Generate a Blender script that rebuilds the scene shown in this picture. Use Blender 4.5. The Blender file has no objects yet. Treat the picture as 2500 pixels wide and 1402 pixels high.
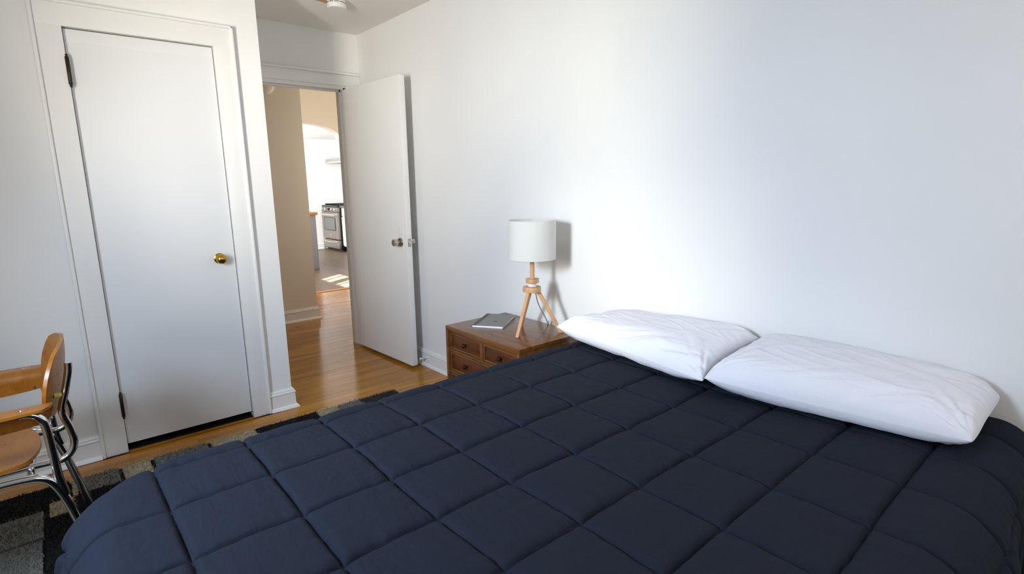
import bpy, bmesh, math, random
import numpy as np
from mathutils import Vector, Matrix

random.seed(7)
RNG = np.random.default_rng(11)
SC = bpy.context.scene
COL = SC.collection
PI = math.pi

# ------------------------------------------------------------------ camera
cd = bpy.data.cameras.new('camera')
cam = bpy.data.objects.new('camera', cd)
COL.objects.link(cam)
cd.sensor_fit = 'HORIZONTAL'
cd.sensor_width = 36.0
cd.lens = 1330.0 / 2500.0 * 36.0
cd.clip_start = 0.02
_fw = Vector((-0.74585952, 0.63805847, -0.19124582))
_rt = Vector((0.6518903, 0.75820606, -0.01275208))
_up = Vector((-0.13686717, 0.13418256, 0.98145933))
cam.matrix_world = Matrix(((_rt.x, _up.x, -_fw.x, 3.2475),
                           (_rt.y, _up.y, -_fw.y, -2.0284),
                           (_rt.z, _up.z, -_fw.z, 1.3314),
                           (0, 0, 0, 1)))
SC.camera = cam

# ------------------------------------------------------------------ world, sun, daylight, exposure
w = bpy.data.worlds.new('sky')
SC.world = w
w.use_nodes = True
bg = w.node_tree.nodes['Background']
bg.inputs[0].default_value = (0.62, 0.78, 1.0, 1)
bg.inputs[1].default_value = 1.5

def lamp(name, kind, loc, target, energy, color, size=None, spread=None):
    d = bpy.data.lights.new(name, kind)
    d.energy = energy
    d.color = color
    if kind == 'AREA':
        d.shape = 'RECTANGLE'
        d.size, d.size_y = size
        if spread:
            d.spread = math.radians(spread)
    o = bpy.data.objects.new(name, d)
    COL.objects.link(o)
    o.location = loc
    dirv = Vector(target) - Vector(loc)
    o.rotation_euler = dirv.to_track_quat('-Z', 'Y').to_euler()
    return o

# bedroom window daylight behind the camera, plus added beams and a side fill
lamp('alcove_beam_through_window', 'AREA', (2.0, -2.905, 1.50), (-0.75, 0.2, 1.98), 5.7, (1.0, 0.915, 0.77), (0.22, 0.62), 54)  # narrow beam added to brighten the door alcove, no house outside
lamp('low_band_beam_through_window', 'AREA', (2.0, -2.905, 1.50), (1.62, 0.0, 0.80), 1.55, (1.0, 0.93, 0.76), (0.22, 0.62), 34)  # beam added for the lower part of the bright band on the bed wall
lamp('high_band_beam_through_window', 'AREA', (2.0, -2.905, 1.50), (1.40, 0.0, 1.95), 1.35, (1.0, 0.92, 0.72), (0.22, 0.62), 34)  # beam added for the upper part of that band
lamp('sky_through_window', 'AREA', (2.0, -2.895, 1.70), (1.6, -1.0, 0.45), 29.5, (0.60, 0.76, 1.0), (0.50, 0.5), 118)
lamp('ground_bounce_through_window', 'AREA', (2.0, -2.895, 1.10), (-0.4, -0.3, 2.6), 4.5, (1.0, 0.96, 0.92), (0.60, 0.4), 110)
lamp('side_fill', 'AREA', (3.88, -1.05, 1.60), (0.0, -1.2, 1.5), 8.2, (1.0, 0.87, 0.72), (1.1, 1.1))  # soft fill added from the right, no source seen there
# fill lamps added out of view for the kitchen and the arch wall
lamp('kitchen_fill', 'AREA', (-5.9, -1.35, 1.45), (-6.4, 3.0, 1.8), 240, (0.9, 0.94, 1.0), (1.5, 1.1))  # added fill just inside a closed wall, whitens the kitchen
lamp('hall_fill', 'AREA', (-1.62, 1.1, 1.40), (-3.36, 0.42, 1.9), 15, (1.0, 0.95, 0.85), (0.5, 0.9))  # added lamp hidden behind the bedroom wall, lifts the arch wall
sun = bpy.data.lights.new('sun', 'SUN')
sun.energy = 45
sun.angle = math.radians(0.7)
sun.color = (1.0, 0.95, 0.86)
so = bpy.data.objects.new('sun', sun)
COL.objects.link(so)
so.rotation_euler = Vector((0.53, -0.85, -0.70)).to_track_quat('-Z', 'Y').to_euler()

SC.view_settings.view_transform = 'Standard'
SC.view_settings.look = 'None'
SC.view_settings.gamma = 1.0
SC.view_settings.use_curve_mapping = False
SC.view_settings.exposure = 0.0
SC.cycles.max_bounces = 8
SC.cycles.diffuse_bounces = 5
SC.cycles.glossy_bounces = 3
SC.cycles.transmission_bounces = 2
SC.cycles.transparent_max_bounces = 4

# ------------------------------------------------------------------ materials
def mat(name, col, rough=0.6, metal=0.0, spec=0.5):
    m = bpy.data.materials.new(name)
    m.use_nodes = True
    b = m.node_tree.nodes['Principled BSDF']
    b.inputs['Base Color'].default_value = (*col, 1)
    b.inputs['Roughness'].default_value = rough
    b.inputs['Metallic'].default_value = metal
    b.inputs['Specular IOR Level'].default_value = spec
    return m

def nd(m, t, **kw):
    n = m.node_tree.nodes.new(t)
    for k, v in kw.items():
        setattr(n, k, v)
    return n

def lk(m, a, b):
    m.node_tree.links.new(a, b)

def bsdf(m):
    return m.node_tree.nodes['Principled BSDF']

def pos_scaled(m, sc, rand=False):
    g = nd(m, 'ShaderNodeNewGeometry')
    mp = nd(m, 'ShaderNodeMapping')
    mp.inputs['Scale'].default_value = sc
    lk(m, g.outputs['Position'], mp.inputs['Vector'])
    if rand:
        oi = nd(m, 'ShaderNodeObjectInfo')
        mul = nd(m, 'ShaderNodeMath', operation='MULTIPLY')
        mul.inputs[1].default_value = 37.0
        lk(m, oi.outputs['Random'], mul.inputs[0])
        cb = nd(m, 'ShaderNodeCombineXYZ')
        for i in range(3):
            lk(m, mul.outputs[0], cb.inputs[i])
        lk(m, cb.outputs[0], mp.inputs['Location'])
    return mp.outputs['Vector']

def noise(m, vec, scale, detail=4, rough=0.55, dist=0.0):
    n = nd(m, 'ShaderNodeTexNoise')
    n.inputs['Scale'].default_value = scale
    n.inputs['Detail'].default_value = detail
    n.inputs['Roughness'].default_value = rough
    n.inputs['Distortion'].default_value = dist
    lk(m, vec, n.inputs['Vector'])
    return n.outputs['Fac']

def ramp(m, fac, stops):
    r = nd(m, 'ShaderNodeValToRGB')
    el = r.color_ramp.elements
    while len(el) < len(stops):
        el.new(0.5)
    for e, (p, c) in zip(el, stops):
        e.position = p
        e.color = (*c, 1)
    lk(m, fac, r.inputs[0])
    return r.outputs[0]

def bump(m, h, strength, dist=0.01):
    b = nd(m, 'ShaderNodeBump')
    b.inputs['Strength'].default_value = strength
    b.inputs['Distance'].default_value = dist
    lk(m, h, b.inputs['Height'])
    lk(m, b.outputs[0], bsdf(m).inputs['Normal'])

def paint(name, col, rough=0.55, bs=0.08, var=0.03):
    m = mat(name, col, rough)
    v = pos_scaled(m, (1, 1, 1))
    f = noise(m, v, 2.2, 1)
    c = ramp(m, f, [(0.3, tuple(x * (1 - var) for x in col)), (0.7, col)])
    lk(m, c, bsdf(m).inputs['Base Color'])
    bump(m, noise(m, v, 130, 1), bs, 0.002)
    return m

def wood(name, cols, scale, rough=0.35, rand=True, obj_var=0.18, bs=0.1, rvar=0.08):
    m = mat(name, cols[0], rough)
    v = pos_scaled(m, scale, rand)
    f1 = noise(m, v, 1.0, 5, 0.6, 0.6)
    c = ramp(m, f1, [(0.30, cols[0]), (0.5, cols[1]), (0.72, cols[2])])
    if rand:
        oi = nd(m, 'ShaderNodeObjectInfo')
        mr = nd(m, 'ShaderNodeMapRange')
        mr.inputs['To Min'].default_value = 1 - obj_var
        mr.inputs['To Max'].default_value = 1 + obj_var
        lk(m, oi.outputs['Random'], mr.inputs['Value'])
        hs = nd(m, 'ShaderNodeHueSaturation')
        lk(m, mr.outputs[0], hs.inputs['Value'])
        lk(m, c, hs.inputs['Color'])
        c = hs.outputs[0]
    lk(m, c, bsdf(m).inputs['Base Color'])
    mr2 = nd(m, 'ShaderNodeMapRange')
    mr2.inputs['To Min'].default_value = max(rough - rvar, 0.02)
    mr2.inputs['To Max'].default_value = rough + rvar
    lk(m, f1, mr2.inputs['Value'])
    lk(m, mr2.outputs[0], bsdf(m).inputs['Roughness'])
    bump(m, f1, bs, 0.002)
    return m

M = {}
M['wall'] = paint('wall_paint_white', (0.84, 0.835, 0.815), 0.6)
M['trim'] = paint('trim_paint_white', (0.83, 0.825, 0.80), 0.35, 0.04, 0.02)
M['door'] = paint('door_paint_white', (0.80, 0.81, 0.81), 0.38, 0.06, 0.03)
M['door2'] = paint('open_door_paint_offwhite', (0.82, 0.815, 0.79), 0.38, 0.06, 0.03)
M['ceil'] = paint('ceiling_paint', (0.84, 0.81, 0.76), 0.8)
M['hall'] = paint('hall_paint_cream', (0.76, 0.69, 0.585), 0.6)
M['kitchen'] = paint('kitchen_paint_white', (0.85, 0.84, 0.81), 0.6)
M['floorbase'] = mat('dark_joint', (0.10, 0.045, 0.015), 0.7)
M['plank'] = wood('oak_plank', [(0.31, 0.118, 0.008), (0.41, 0.170, 0.014), (0.52, 0.238, 0.026)], (24, 1.6, 10), 0.17, True, 0.20, 0.03, 0.05)
M['laminate'] = wood('grey_brown_laminate', [(0.10, 0.062, 0.036), (0.145, 0.095, 0.060), (0.20, 0.14, 0.095)], (2.0, 40, 20), 0.4, True, 0.12, 0.05)
M['walnut'] = wood('walnut_nightstand', [(0.105, 0.038, 0.010), (0.155, 0.060, 0.017), (0.205, 0.084, 0.026)], (3, 40, 40), 0.2, False, 0, 0.05)
M['walnut_front'] = wood('walnut_drawer', [(0.06, 0.014, 0.004), (0.09, 0.023, 0.006), (0.125, 0.036, 0.010)], (4, 60, 40), 0.32, True, 0.1, 0.05)
M['darkknob'] = mat('dark_knob', (0.03, 0.012, 0.006), 0.3)
M['beech'] = wood('beech_lamp_wood', [(0.52, 0.28, 0.13), (0.60, 0.34, 0.17), (0.66, 0.40, 0.21)], (30, 30, 4), 0.42, False)
M['maple'] = wood('honey_plywood', [(0.27, 0.090, 0.007), (0.33, 0.118, 0.011), (0.39, 0.150, 0.018)], (8, 30, 30), 0.3, False, 0, 0.04)
M['plyedge'] = mat('plywood_edge', (0.56, 0.33, 0.14), 0.5)
M['chrome'] = mat('chrome', (0.75, 0.75, 0.76), 0.09, 1.0)
M['nickel'] = mat('satin_nickel', (0.52, 0.48, 0.43), 0.25, 1.0)
M['brass'] = mat('aged_brass', (0.50, 0.30, 0.055), 0.22, 1.0)
M['hinge'] = mat('dark_bronze_hinge', (0.035, 0.022, 0.016), 0.4, 0.6)
M['black'] = mat('black_enamel', (0.012, 0.012, 0.013), 0.35)
M['void'] = mat('closet_inside', (0.25, 0.24, 0.23), 0.8)
M['plastic'] = mat('white_plastic', (0.78, 0.77, 0.74), 0.4)
M['slot'] = mat('dark_slot', (0.10, 0.095, 0.085), 0.7)
M['shade'] = mat('lampshade_linen', (0.86, 0.86, 0.82), 0.8)
bsdf(M['shade']).inputs['Subsurface Weight'].default_value = 0.0
_m = M['shade']
_tr = nd(_m, 'ShaderNodeBsdfTranslucent')
_tr.inputs[0].default_value = (0.85, 0.83, 0.78, 1)
_mx = nd(_m, 'ShaderNodeMixShader')
_mx.inputs[0].default_value = 0.3
lk(_m, bsdf(_m).outputs[0], _mx.inputs[1])
lk(_m, _tr.outputs[0], _mx.inputs[2])
lk(_m, _mx.outputs[0], _m.node_tree.nodes['Material Output'].inputs[0])
_v = pos_scaled(_m, (1, 1, 1))
bump(_m, noise(_m, _v, 600, 2), 0.15, 0.001)
M['cordwhite'] = mat('white_cord', (0.80, 0.79, 0.76), 0.6)
M['cordgrey'] = mat('grey_cord', (0.40, 0.42, 0.40), 0.5)
M['yellow'] = mat('yellowed_rubber', (0.62, 0.52, 0.16), 0.5)
M['bookcover'] = paint('notebook_grey_cover', (0.215, 0.205, 0.185), 0.45, 0.05, 0.08)
M['bookspine'] = mat('notebook_spine', (0.075, 0.068, 0.062), 0.5)
M['paper'] = mat('paper', (0.82, 0.82, 0.84), 0.8)
M['ink'] = mat('ink', (0.06, 0.055, 0.05), 0.6)
M['steel'] = mat('stainless', (0.27, 0.235, 0.195), 0.35, 0.6)
M['steel_light'] = mat('stainless_bright', (0.72, 0.68, 0.62), 0.25, 0.9)
M['hoodsteel'] = mat('hood_steel', (0.34, 0.32, 0.30), 0.4, 0.3)
M['ovenglass'] = mat('oven_glass', (0.10, 0.10, 0.095), 0.08, 0.0, 0.8)
M['cabinet'] = mat('cabinet_white', (0.78, 0.77, 0.77), 0.45)
M['counter'] = mat('dark_counter', (0.10, 0.10, 0.105), 0.3)
M['island'] = mat('island_grey_paint', (0.34, 0.345, 0.36), 0.5)
M['butcher'] = wood('butcher_block', [(0.50, 0.22, 0.06), (0.60, 0.29, 0.09), (0.68, 0.36, 0.13)], (30, 5, 30), 0.4, False)
M['threshold'] = wood('threshold_oak', [(0.44, 0.17, 0.04), (0.55, 0.24, 0.06), (0.62, 0.30, 0.09)], (40, 4, 30), 0.35, False)
M['mattress'] = mat('mattress_ticking', (0.72, 0.72, 0.70), 0.9)
M['bedframe'] = mat('bed_frame_black', (0.02, 0.02, 0.02), 0.5)

def fabric(name, col, rough, wr_scale, wr_strength, sheen=0.0, weave=900, stretch=(1, 1, 1)):
    m = mat(name, col, rough, 0, 0.12)
    v = pos_scaled(m, stretch)
    n1 = noise(m, v, wr_scale, 2, 0.5, 0.3)
    v2 = pos_scaled(m, (1, 1, 1))
    n2 = noise(m, v2, weave, 0)
    mx = nd(m, 'ShaderNodeMath', operation='MULTIPLY_ADD')
    lk(m, n2, mx.inputs[0])
    mx.inputs[1].default_value = 0.06
    lk(m, n1, mx.inputs[2])
    bump(m, mx.outputs[0], wr_strength, 0.02)
    bsdf(m).inputs['Sheen Weight'].default_value = sheen
    bsdf(m).inputs['Sheen Roughness'].default_value = 0.5
    return m

M['comforter'] = fabric('navy_comforter', (0.0130, 0.0160, 0.0255), 0.85, 20, 0.20, 0.0, 900, (1, 2.2, 1))
M['pillow'] = fabric('white_pillowcase', (0.79, 0.79, 0.84), 0.8, 12, 0.26, 0.0, 900, (1.5, 1, 1))
M['pillow_hem'] = mat('pillowcase_stitch', (0.80, 0.80, 0.84), 0.8)

def pile(name, c1, c2):
    m = mat(name, c1, 0.95, 0, 0.1)
    v = pos_scaled(m, (1, 1, 1))
    c = ramp(m, noise(m, v, 180, 3, 0.7), [(0.3, c1), (0.7, c2)])
    lk(m, c, bsdf(m).inputs['Base Color'])
    return m

M['rug_black'] = pile('rug_pile_black', (0.006, 0.006, 0.006), (0.020, 0.019, 0.018))
M['rug_char'] = pile('rug_pile_charcoal', (0.022, 0.022, 0.022), (0.055, 0.053, 0.05))
M['rug_grey'] = pile('rug_pile_grey', (0.10, 0.10, 0.088), (0.20, 0.195, 0.17))
M['rug_beige'] = pile('rug_pile_beige', (0.25, 0.21, 0.14), (0.40, 0.345, 0.245))

# ------------------------------------------------------------------ helpers
class MB:
    def __init__(s):
        s.v, s.f = [], []

    def add(s, vs, fs):
        n = len(s.v)
        s.v += [tuple(map(float, p)) for p in vs]
        s.f += [tuple(i + n for i in f) for f in fs]
        return s

    def box(s, a, b):
        x0, y0, z0 = a
        x1, y1, z1 = b
        return s.add([(x0, y0, z0), (x1, y0, z0), (x1, y1, z0), (x0, y1, z0), (x0, y0, z1), (x1, y0, z1), (x1, y1, z1), (x0, y1, z1)],
                     [(0, 3, 2, 1), (4, 5, 6, 7), (0, 1, 5, 4), (1, 2, 6, 5), (2, 3, 7, 6), (3, 0, 4, 7)])

    def obox(s, c, ux, uy, uz, hx, hy, hz):
        c, ux, uy, uz = Vector(c), Vector(ux).normalized(), Vector(uy).normalized(), Vector(uz).normalized()
        vs = []
        for sz in (-1, 1):
            for sx, sy in ((-1, -1), (1, -1), (1, 1), (-1, 1)):
                vs.append(c + ux * hx * sx + uy * hy * sy + uz * hz * sz)
        return s.add(vs, [(0, 3, 2, 1), (4, 5, 6, 7), (0, 1, 5, 4), (1, 2, 6, 5), (2, 3, 7, 6), (3, 0, 4, 7)])

    def prism(s, poly, ext):
        """poly: list of 3d points (closed loop), ext: extrusion vector"""
        n = len(poly)
        e = Vector(ext)
        vs = [Vector(p) for p in poly] + [Vector(p) + e for p in poly]
        fs = [tuple(range(n - 1, -1, -1)), tuple(range(n, 2 * n))]
        fs += [(i, (i + 1) % n, (i + 1) % n + n, i + n) for i in range(n)]
        return s.add(vs, fs)

    def lathe(s, prof, origin, axis=(0, 0, 1), seg=24):
        """prof: list of (r, t) along the axis"""
        ax = Vector(axis).normalized()
        a = ax.orthogonal().normalized()
        b = ax.cross(a)
        o = Vector(origin)
        vs, fs = [], []
        for r, t in prof:
            for k in range(seg):
                an = 2 * PI * k / seg
                vs.append(o + ax * t + (a * math.cos(an) + b * math.sin(an)) * max(r, 1e-5))
        for i in range(len(prof) - 1):
            for k in range(seg):
                k2 = (k + 1) % seg
                fs.append((i * seg + k, i * seg + k2, (i + 1) * seg + k2, (i + 1) * seg + k))
        fs.append(tuple(range(seg - 1, -1, -1)))
        fs.append(tuple(range((len(prof) - 1) * seg, len(prof) * seg)))
        return s.add(vs, fs)

    def tube(s, pts, r, seg=14, rs=None, cap=True):
        P = [Vector(p) for p in pts]
        n = len(P)
        t = [(P[min(i + 1, n - 1)] - P[max(i - 1, 0)]).normalized() for i in range(n)]
        a = t[0].orthogonal().normalized()
        vs, fs = [], []
        for i in range(n):
            if i:
                a = (a - t[i] * a.dot(t[i])).normalized()
            b = t[i].cross(a)
            rr = rs[i] if rs else r
            for k in range(seg):
                an = 2 * PI * k / seg
                vs.append(P[i] + (a * math.cos(an) + b * math.sin(an)) * rr)
        for i in range(n - 1):
            for k in range(seg):
                k2 = (k + 1) % seg
                fs.append((i * seg + k, i * seg + k2, (i + 1) * seg + k2, (i + 1) * seg + k))
        if cap:
            fs.append(tuple(range(seg - 1, -1, -1)))
            fs.append(tuple(range((n - 1) * seg, n * seg)))
        return s.add(vs, fs)

def spline(pts, n=10):
    """Catmull-Rom through the points"""
    P = [Vector(p) for p in pts]
    P = [P[0] * 2 - P[1]] + P + [P[-1] * 2 - P[-2]]
    out = []
    for i in range(1, len(P) - 2):
        p0, p1, p2, p3 = P[i - 1:i + 3]
        for k in range(n):
            t = k / n
            out.append(0.5 * (2 * p1 + (p2 - p0) * t + (2 * p0 - 5 * p1 + 4 * p2 - p3) * t * t + (3 * p1 - p0 - 3 * p2 + p3) * t ** 3))
    out.append(P[-2])
    return out

def root_loc(o):
    v = Vector((0, 0, 0))
    while o is not None:
        v += o.location
        o = o.parent
    return v

def obj(name, mb, m, parent=None, smooth=False, bevel=0.0, seg=2, autosmooth=40):
    me = bpy.data.meshes.new(name)
    off = root_loc(parent) if parent else Vector((0, 0, 0))
    me.from_pydata([tuple(Vector(p) - off) for p in mb.v], [], mb.f)
    bm = bmesh.new()
    bm.from_mesh(me)
    bmesh.ops.recalc_face_normals(bm, faces=bm.faces)
    if bevel > 0:
        ed = [e for e in bm.edges if len(e.link_faces) == 2 and e.calc_face_angle(0) > math.radians(30)]
        bmesh.ops.bevel(bm, geom=ed, offset=bevel, segments=seg, affect='EDGES', profile=0.6, clamp_overlap=True)
    if smooth or bevel > 0:
        for f in bm.faces:
            f.smooth = True
        lim = math.radians(autosmooth)
        for e in bm.edges:
            if len(e.link_faces) == 2 and e.calc_face_angle(0) > lim:
                e.smooth = False
    bm.to_mesh(me)
    bm.free()
    me.materials.append(m if not isinstance(m, str) else M[m])
    o = bpy.data.objects.new(name, me)
    COL.objects.link(o)
    if parent:
        o.parent = parent
    return o

def thing(name, loc, label, cat, group=None, kind=None):
    o = bpy.data.objects.new(name, None)
    o.empty_display_size = 0.05
    COL.objects.link(o)
    o.location = loc
    return tag(o, label, cat, group, kind)

def tag(o, label, cat, group=None, kind=None):
    o['label'] = label
    o['category'] = cat
    if group:
        o['group'] = group
    if kind:
        o['kind'] = kind
    return o

def struct(name, mb, m, label, cat, bevel=0.0):
    return tag(obj(name, mb, m, None, bevel=bevel), label, cat, kind='structure')

# numpy value noise
_LAT = RNG.random((256, 256))
def vnoise(x, y):
    xi, yi = np.floor(x).astype(int), np.floor(y).astype(int)
    fx, fy = x - xi, y - yi
    fx, fy = fx * fx * (3 - 2 * fx), fy * fy * (3 - 2 * fy)
    g = lambda a, b: _LAT[a % 256, b % 256]
    return ((g(xi, yi) * (1 - fx) + g(xi + 1, yi) * fx) * (1 - fy) + (g(xi, yi + 1) * (1 - fx) + g(xi + 1, yi + 1) * fx) * fy) * 2 - 1

def fbm(x, y, o=3):
    s, a = 0, 1.0
    for k in range(o):
        s = s + a * vnoise(x * 2 ** k + 17 * k, y * 2 ** k + 5 * k)
        a *= 0.5
    return s

def grid_obj(name, P, m, parent=None, closed_u=False):
    """P: (n, m, 3) array -> smooth mesh"""
    n, k, _ = P.shape
    idx = np.arange(n * k).reshape(n, k)
    q = np.stack([idx[:-1, :-1], idx[1:, :-1], idx[1:, 1:], idx[:-1, 1:]], -1).reshape(-1, 4)
    off = root_loc(parent) if parent else Vector((0, 0, 0))
    me = bpy.data.meshes.new(name)
    V = (P.reshape(-1, 3) - np.array(off)).astype(np.float32)
    me.vertices.add(len(V))
    me.vertices.foreach_set('co', V.ravel())
    me.loops.add(len(q) * 4)
    me.loops.foreach_set('vertex_index', q.ravel().astype(np.int32))
    me.polygons.add(len(q))
    me.polygons.foreach_set('loop_start', np.arange(0, len(q) * 4, 4, dtype=np.int32))
    me.polygons.foreach_set('use_smooth', np.ones(len(q), dtype=bool))
    me.update(calc_edges=True)
    me.materials.append(m)
    o = bpy.data.objects.new(name, me)
    COL.objects.link(o)
    if parent:
        o.parent = parent
    return o

# ------------------------------------------------------------------ the setting
H = 2.447          # bedroom and hall ceiling
DX = -0.928        # door wall
CW = -1.018        # closet corner (y)
YB = -2.95         # back wall
XR = 3.90          # right wall
KX = -3.36         # arch / kitchen threshold
KF = -7.88         # kitchen far wall
KH = 2.205         # kitchen ceiling
KY = 3.0           # kitchen back wall

struct('wall_head', MB().box((-1.06, 0, 0), (XR + 0.12, 0.12, H + 0.1)), 'wall', 'long white bedroom wall behind the bed and nightstand', 'wall')
b = MB()
b.box((-0.12, YB, 0), (0, -1.859, H)).box((-0.12, -1.236, 0), (0, CW, H)).box((-0.12, -1.859, 2.04), (0, -1.236, H))
struct('wall_closet', b, 'wall', 'white wall around the closed closet door', 'wall')
struct('wall_closet_return', MB().box((DX, CW - 0.1, 0), (-0.12, CW, H)), 'wall', 'short side wall of the closet facing the open door', 'wall')
b = MB()
b.box((DX - 0.13, -2.0, 0), (DX, -0.90, H)).box((DX - 0.13, -0.125, 0), (DX, 0.0, H)).box((DX - 0.13, -0.90, 2.045), (DX, -0.125, H))
struct('wall_door', b, 'wall', 'white wall above the open doorway', 'wall')
b = MB()
b.box((-0.12, YB - 0.14, 0), (1.62, YB, H)).box((2.38, YB - 0.14, 0), (XR, YB, H)).box((1.62, YB - 0.14, 0), (2.38, YB, 0.90)).box((1.62, YB - 0.14, 2.08), (2.38, YB, H))
struct('wall_back', b, 'wall', 'white wall with the window behind the camera', 'wall')
b = MB()
b.box((XR, YB - 0.14, 0), (XR + 0.12, -1.65, H)).box((XR, -0.45, 0), (XR + 0.12, 0, H)).box((XR, -1.65, 0), (XR + 0.12, -0.45, 1.0)).box((XR, -1.65, 2.2), (XR + 0.12, -0.45, H))
struct('wall_right', b, 'wall', 'white side wall with an added window out of view', 'wall')
struct('ceiling', MB().box((-3.5, -3.1, H), (XR + 0.12, 1.6, H + 0.12)), 'ceil', 'cream painted flat ceiling with smoke detector', 'ceiling')
struct('wall_closet_inner', MB().box((DX, YB, 0), (DX + 0.05, CW - 0.1, H)).box((DX, YB - 0.1, 0), (-0.12, YB, H)), 'void', 'inside of the closet behind the door', 'wall')

# windows behind the camera
def window(name, axis, c, wz, hz, label):
    """axis 'y': window in a wall of constant y; c = (x, y, z) centre"""
    t = thing(name, c, label, 'window', kind='structure')
    def bx(u0, u1, z0, z1, d0, d1):
        m = MB()
        if axis == 'y':
            return m.box((c[0] + u0, c[1] + d0, c[2] + z0), (c[0] + u1, c[1] + d1, c[2] + z1))
        return m.box((c[0] + d0, c[1] + u0, c[2] + z0), (c[0] + d1, c[1] + u1, c[2] + z1))
    hw, hh = wz / 2, hz / 2
    for u0, u1, z0, z1 in ((-hw, -hw + 0.045, -hh, hh), (hw - 0.045, hw, -hh, hh), (-hw, hw, -hh, -hh + 0.05), (-hw, hw, hh - 0.045, hh), (-hw, hw, -0.02, 0.02)):
        obj('window_frame', bx(u0, u1, z0, z1, -0.03, 0.03), 'trim', t, bevel=0.003)
    obj('window_sill', bx(-hw - 0.05, hw + 0.05, -hh - 0.03, -hh, -0.02, 0.12 if axis == 'y' else 0.03), 'trim', t, bevel=0.004)
    return t
window('window_1', 'y', (2.0, YB - 0.07, 1.49), 0.76, 1.18, 'tall white sash window behind the camera')
window('window_2', 'x', (XR + 0.06, -1.05, 1.60), 1.2, 1.2, 'unseen wide white window added in the right wall')  # window added to go with the side fill

# hall and kitchen shell
struct('wall_hall', MB().box((KX - 0.14, -2.1, 0), (-2.083, -0.045, H)), 'hall', 'cream hall wall seen through the open doorway', 'wall')
struct('wall_hall_end', MB().box((-2.1, -2.2, 0), (-0.9, -2.0, H)).box((-3.5, 1.3, 0), (-0.9, 1.42, H)).box((-1.18, 0.12, 0), (-1.06, 1.3, H)), 'hall', 'cream end walls of the hall', 'wall')
# arched wall
arch = []
ca, ha, zs, za = 0.45, 0.432, 1.862, 2.031
NA = 40
for k in range(NA + 1):
    a = PI * k / NA
    arch.append((ca + ha * math.cos(a), zs + (za - zs) * math.sin(a) ** 0.9))
b = MB()
poly = [(1.3, H)] + [(1.3, zs), (0.95, zs)] + arch + [(-0.1, zs), (-0.1, H)]
b.prism([(KX, y, z) for y, z in poly], (-0.14, 0, 0))
b.box((KX - 0.14, 0.95, 0), (KX, 1.3, zs)).box((KX - 0.14, -2.1, 0), (KX, -0.06, H))
struct('wall_arch', b, 'hall', 'cream wall with an arched opening into the kitchen', 'wall')

b = MB()
b.box((KF - 0.12, -1.6, 0), (KF, KY + 0.12, KH + 0.1))
struct('wall_kitchen_far', b, 'kitchen', 'bright white far kitchen wall left of the stove', 'wall')
b = MB()
wx0, wx1, wz0, wz1 = -5.62, -4.72, 1.465, 1.78
b.box((KF, KY, 0), (wx0, KY + 0.02, KH + 0.1)).box((wx1, KY, 0), (KX, KY + 0.02, KH + 0.1)).box((wx0, KY, 0), (wx1, KY + 0.02, wz0)).box((wx0, KY, wz1), (wx1, KY + 0.02, KH + 0.1))
struct('wall_kitchen_back', b, 'kitchen', 'white kitchen wall behind the stove', 'wall')
struct('wall_kitchen_near', MB().box((KX - 0.14, 1.3, 0), (KX, KY + 0.1, KH + 0.1)).box((KF, -1.6, 0), (KX - 0.14, -1.5, KH + 0.1)), 'kitchen', 'kitchen walls out of view beside the arch', 'wall')
struct('ceiling.001', MB().box((KF - 0.12, -1.6, KH), (KX - 0.14, KY + 0.1, KH + 0.1)), 'kitchen', 'white kitchen ceiling seen under the arch', 'ceiling')
t = thing('window_3', (-5.15, KY + 0.05, 1.62), 'small divided kitchen window letting in the sun', 'window', kind='structure')
for x0, x1 in ((-5.485, -5.455), (-5.29, -5.11), (-5.03, -5.0)):
    obj('muntin', MB().box((x0, KY + 0.004, wz0), (x1, KY + 0.018, wz1)), 'trim', t)

# ------------------------------------------------------------------ floors
fl = struct('floor', MB().box((KX, -3.1, -0.1), (XR + 0.12, 1.42, -0.012)), 'floorbase', 'honey oak strip floor of bedroom and hall', 'floor')
unit = bpy.data.meshes.new('plank')
_b = MB().box((-0.5, -0.5, -0.5), (0.5, 0.5, 0.5))
unit.from_pydata(_b.v, [], _b.f)
unit.materials.append(M['plank'])
def plank(x0, x1, y0, y1, parent, me=unit, z=0.0):
    o = bpy.data.objects.new('plank', me)
    COL.objects.link(o)
    o.parent = parent
    o.scale = (x1 - x0, y1 - y0, 0.014)
    o.location = ((x0 + x1) / 2, (y0 + y1) / 2, z - 0.007)
    return o
PW = 0.0571
x = KX + 0.03
rp = random.Random(3)
while x < 0.42:
    y0 = -2.6 if x > 0.0 else (-1.10 if x > -1.05 else -0.98)
    if x < -2.2:
        y0 = -0.10
    y1 = -0.0 if x > -1.06 else 1.28
    y = y0 - rp.uniform(0.0, 0.35)
    y = max(y, y0)
    first = True
    while y < y1 - 0.01:
        ln = rp.uniform(0.55, 1.5) if not first else rp.uniform(0.3, 1.2)
        first = False
        ye = min(y + ln, y1)
        if y1 - ye < 0.18:
            ye = y1
        plank(x, x + PW - 0.0007, y, ye - 0.0007, fl, z=rp.uniform(-0.0001, 0.0001))
        y = ye
    x += PW
# the rest of the floor (under rug, bed and out of view)
o = obj('floor_field', MB().box((x, -2.95, -0.0125), (XR, 0, -0.0004)).box((-0.9, -2.95, -0.0125), (-0.0, -1.12, -0.0004)).box((0, -2.95, -0.0125), (x, -2.6, -0.0004)).box((-2.08, -2.0, -0.0125), (-1.06, -0.98, -0.0004)), 'plank', fl)

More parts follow.
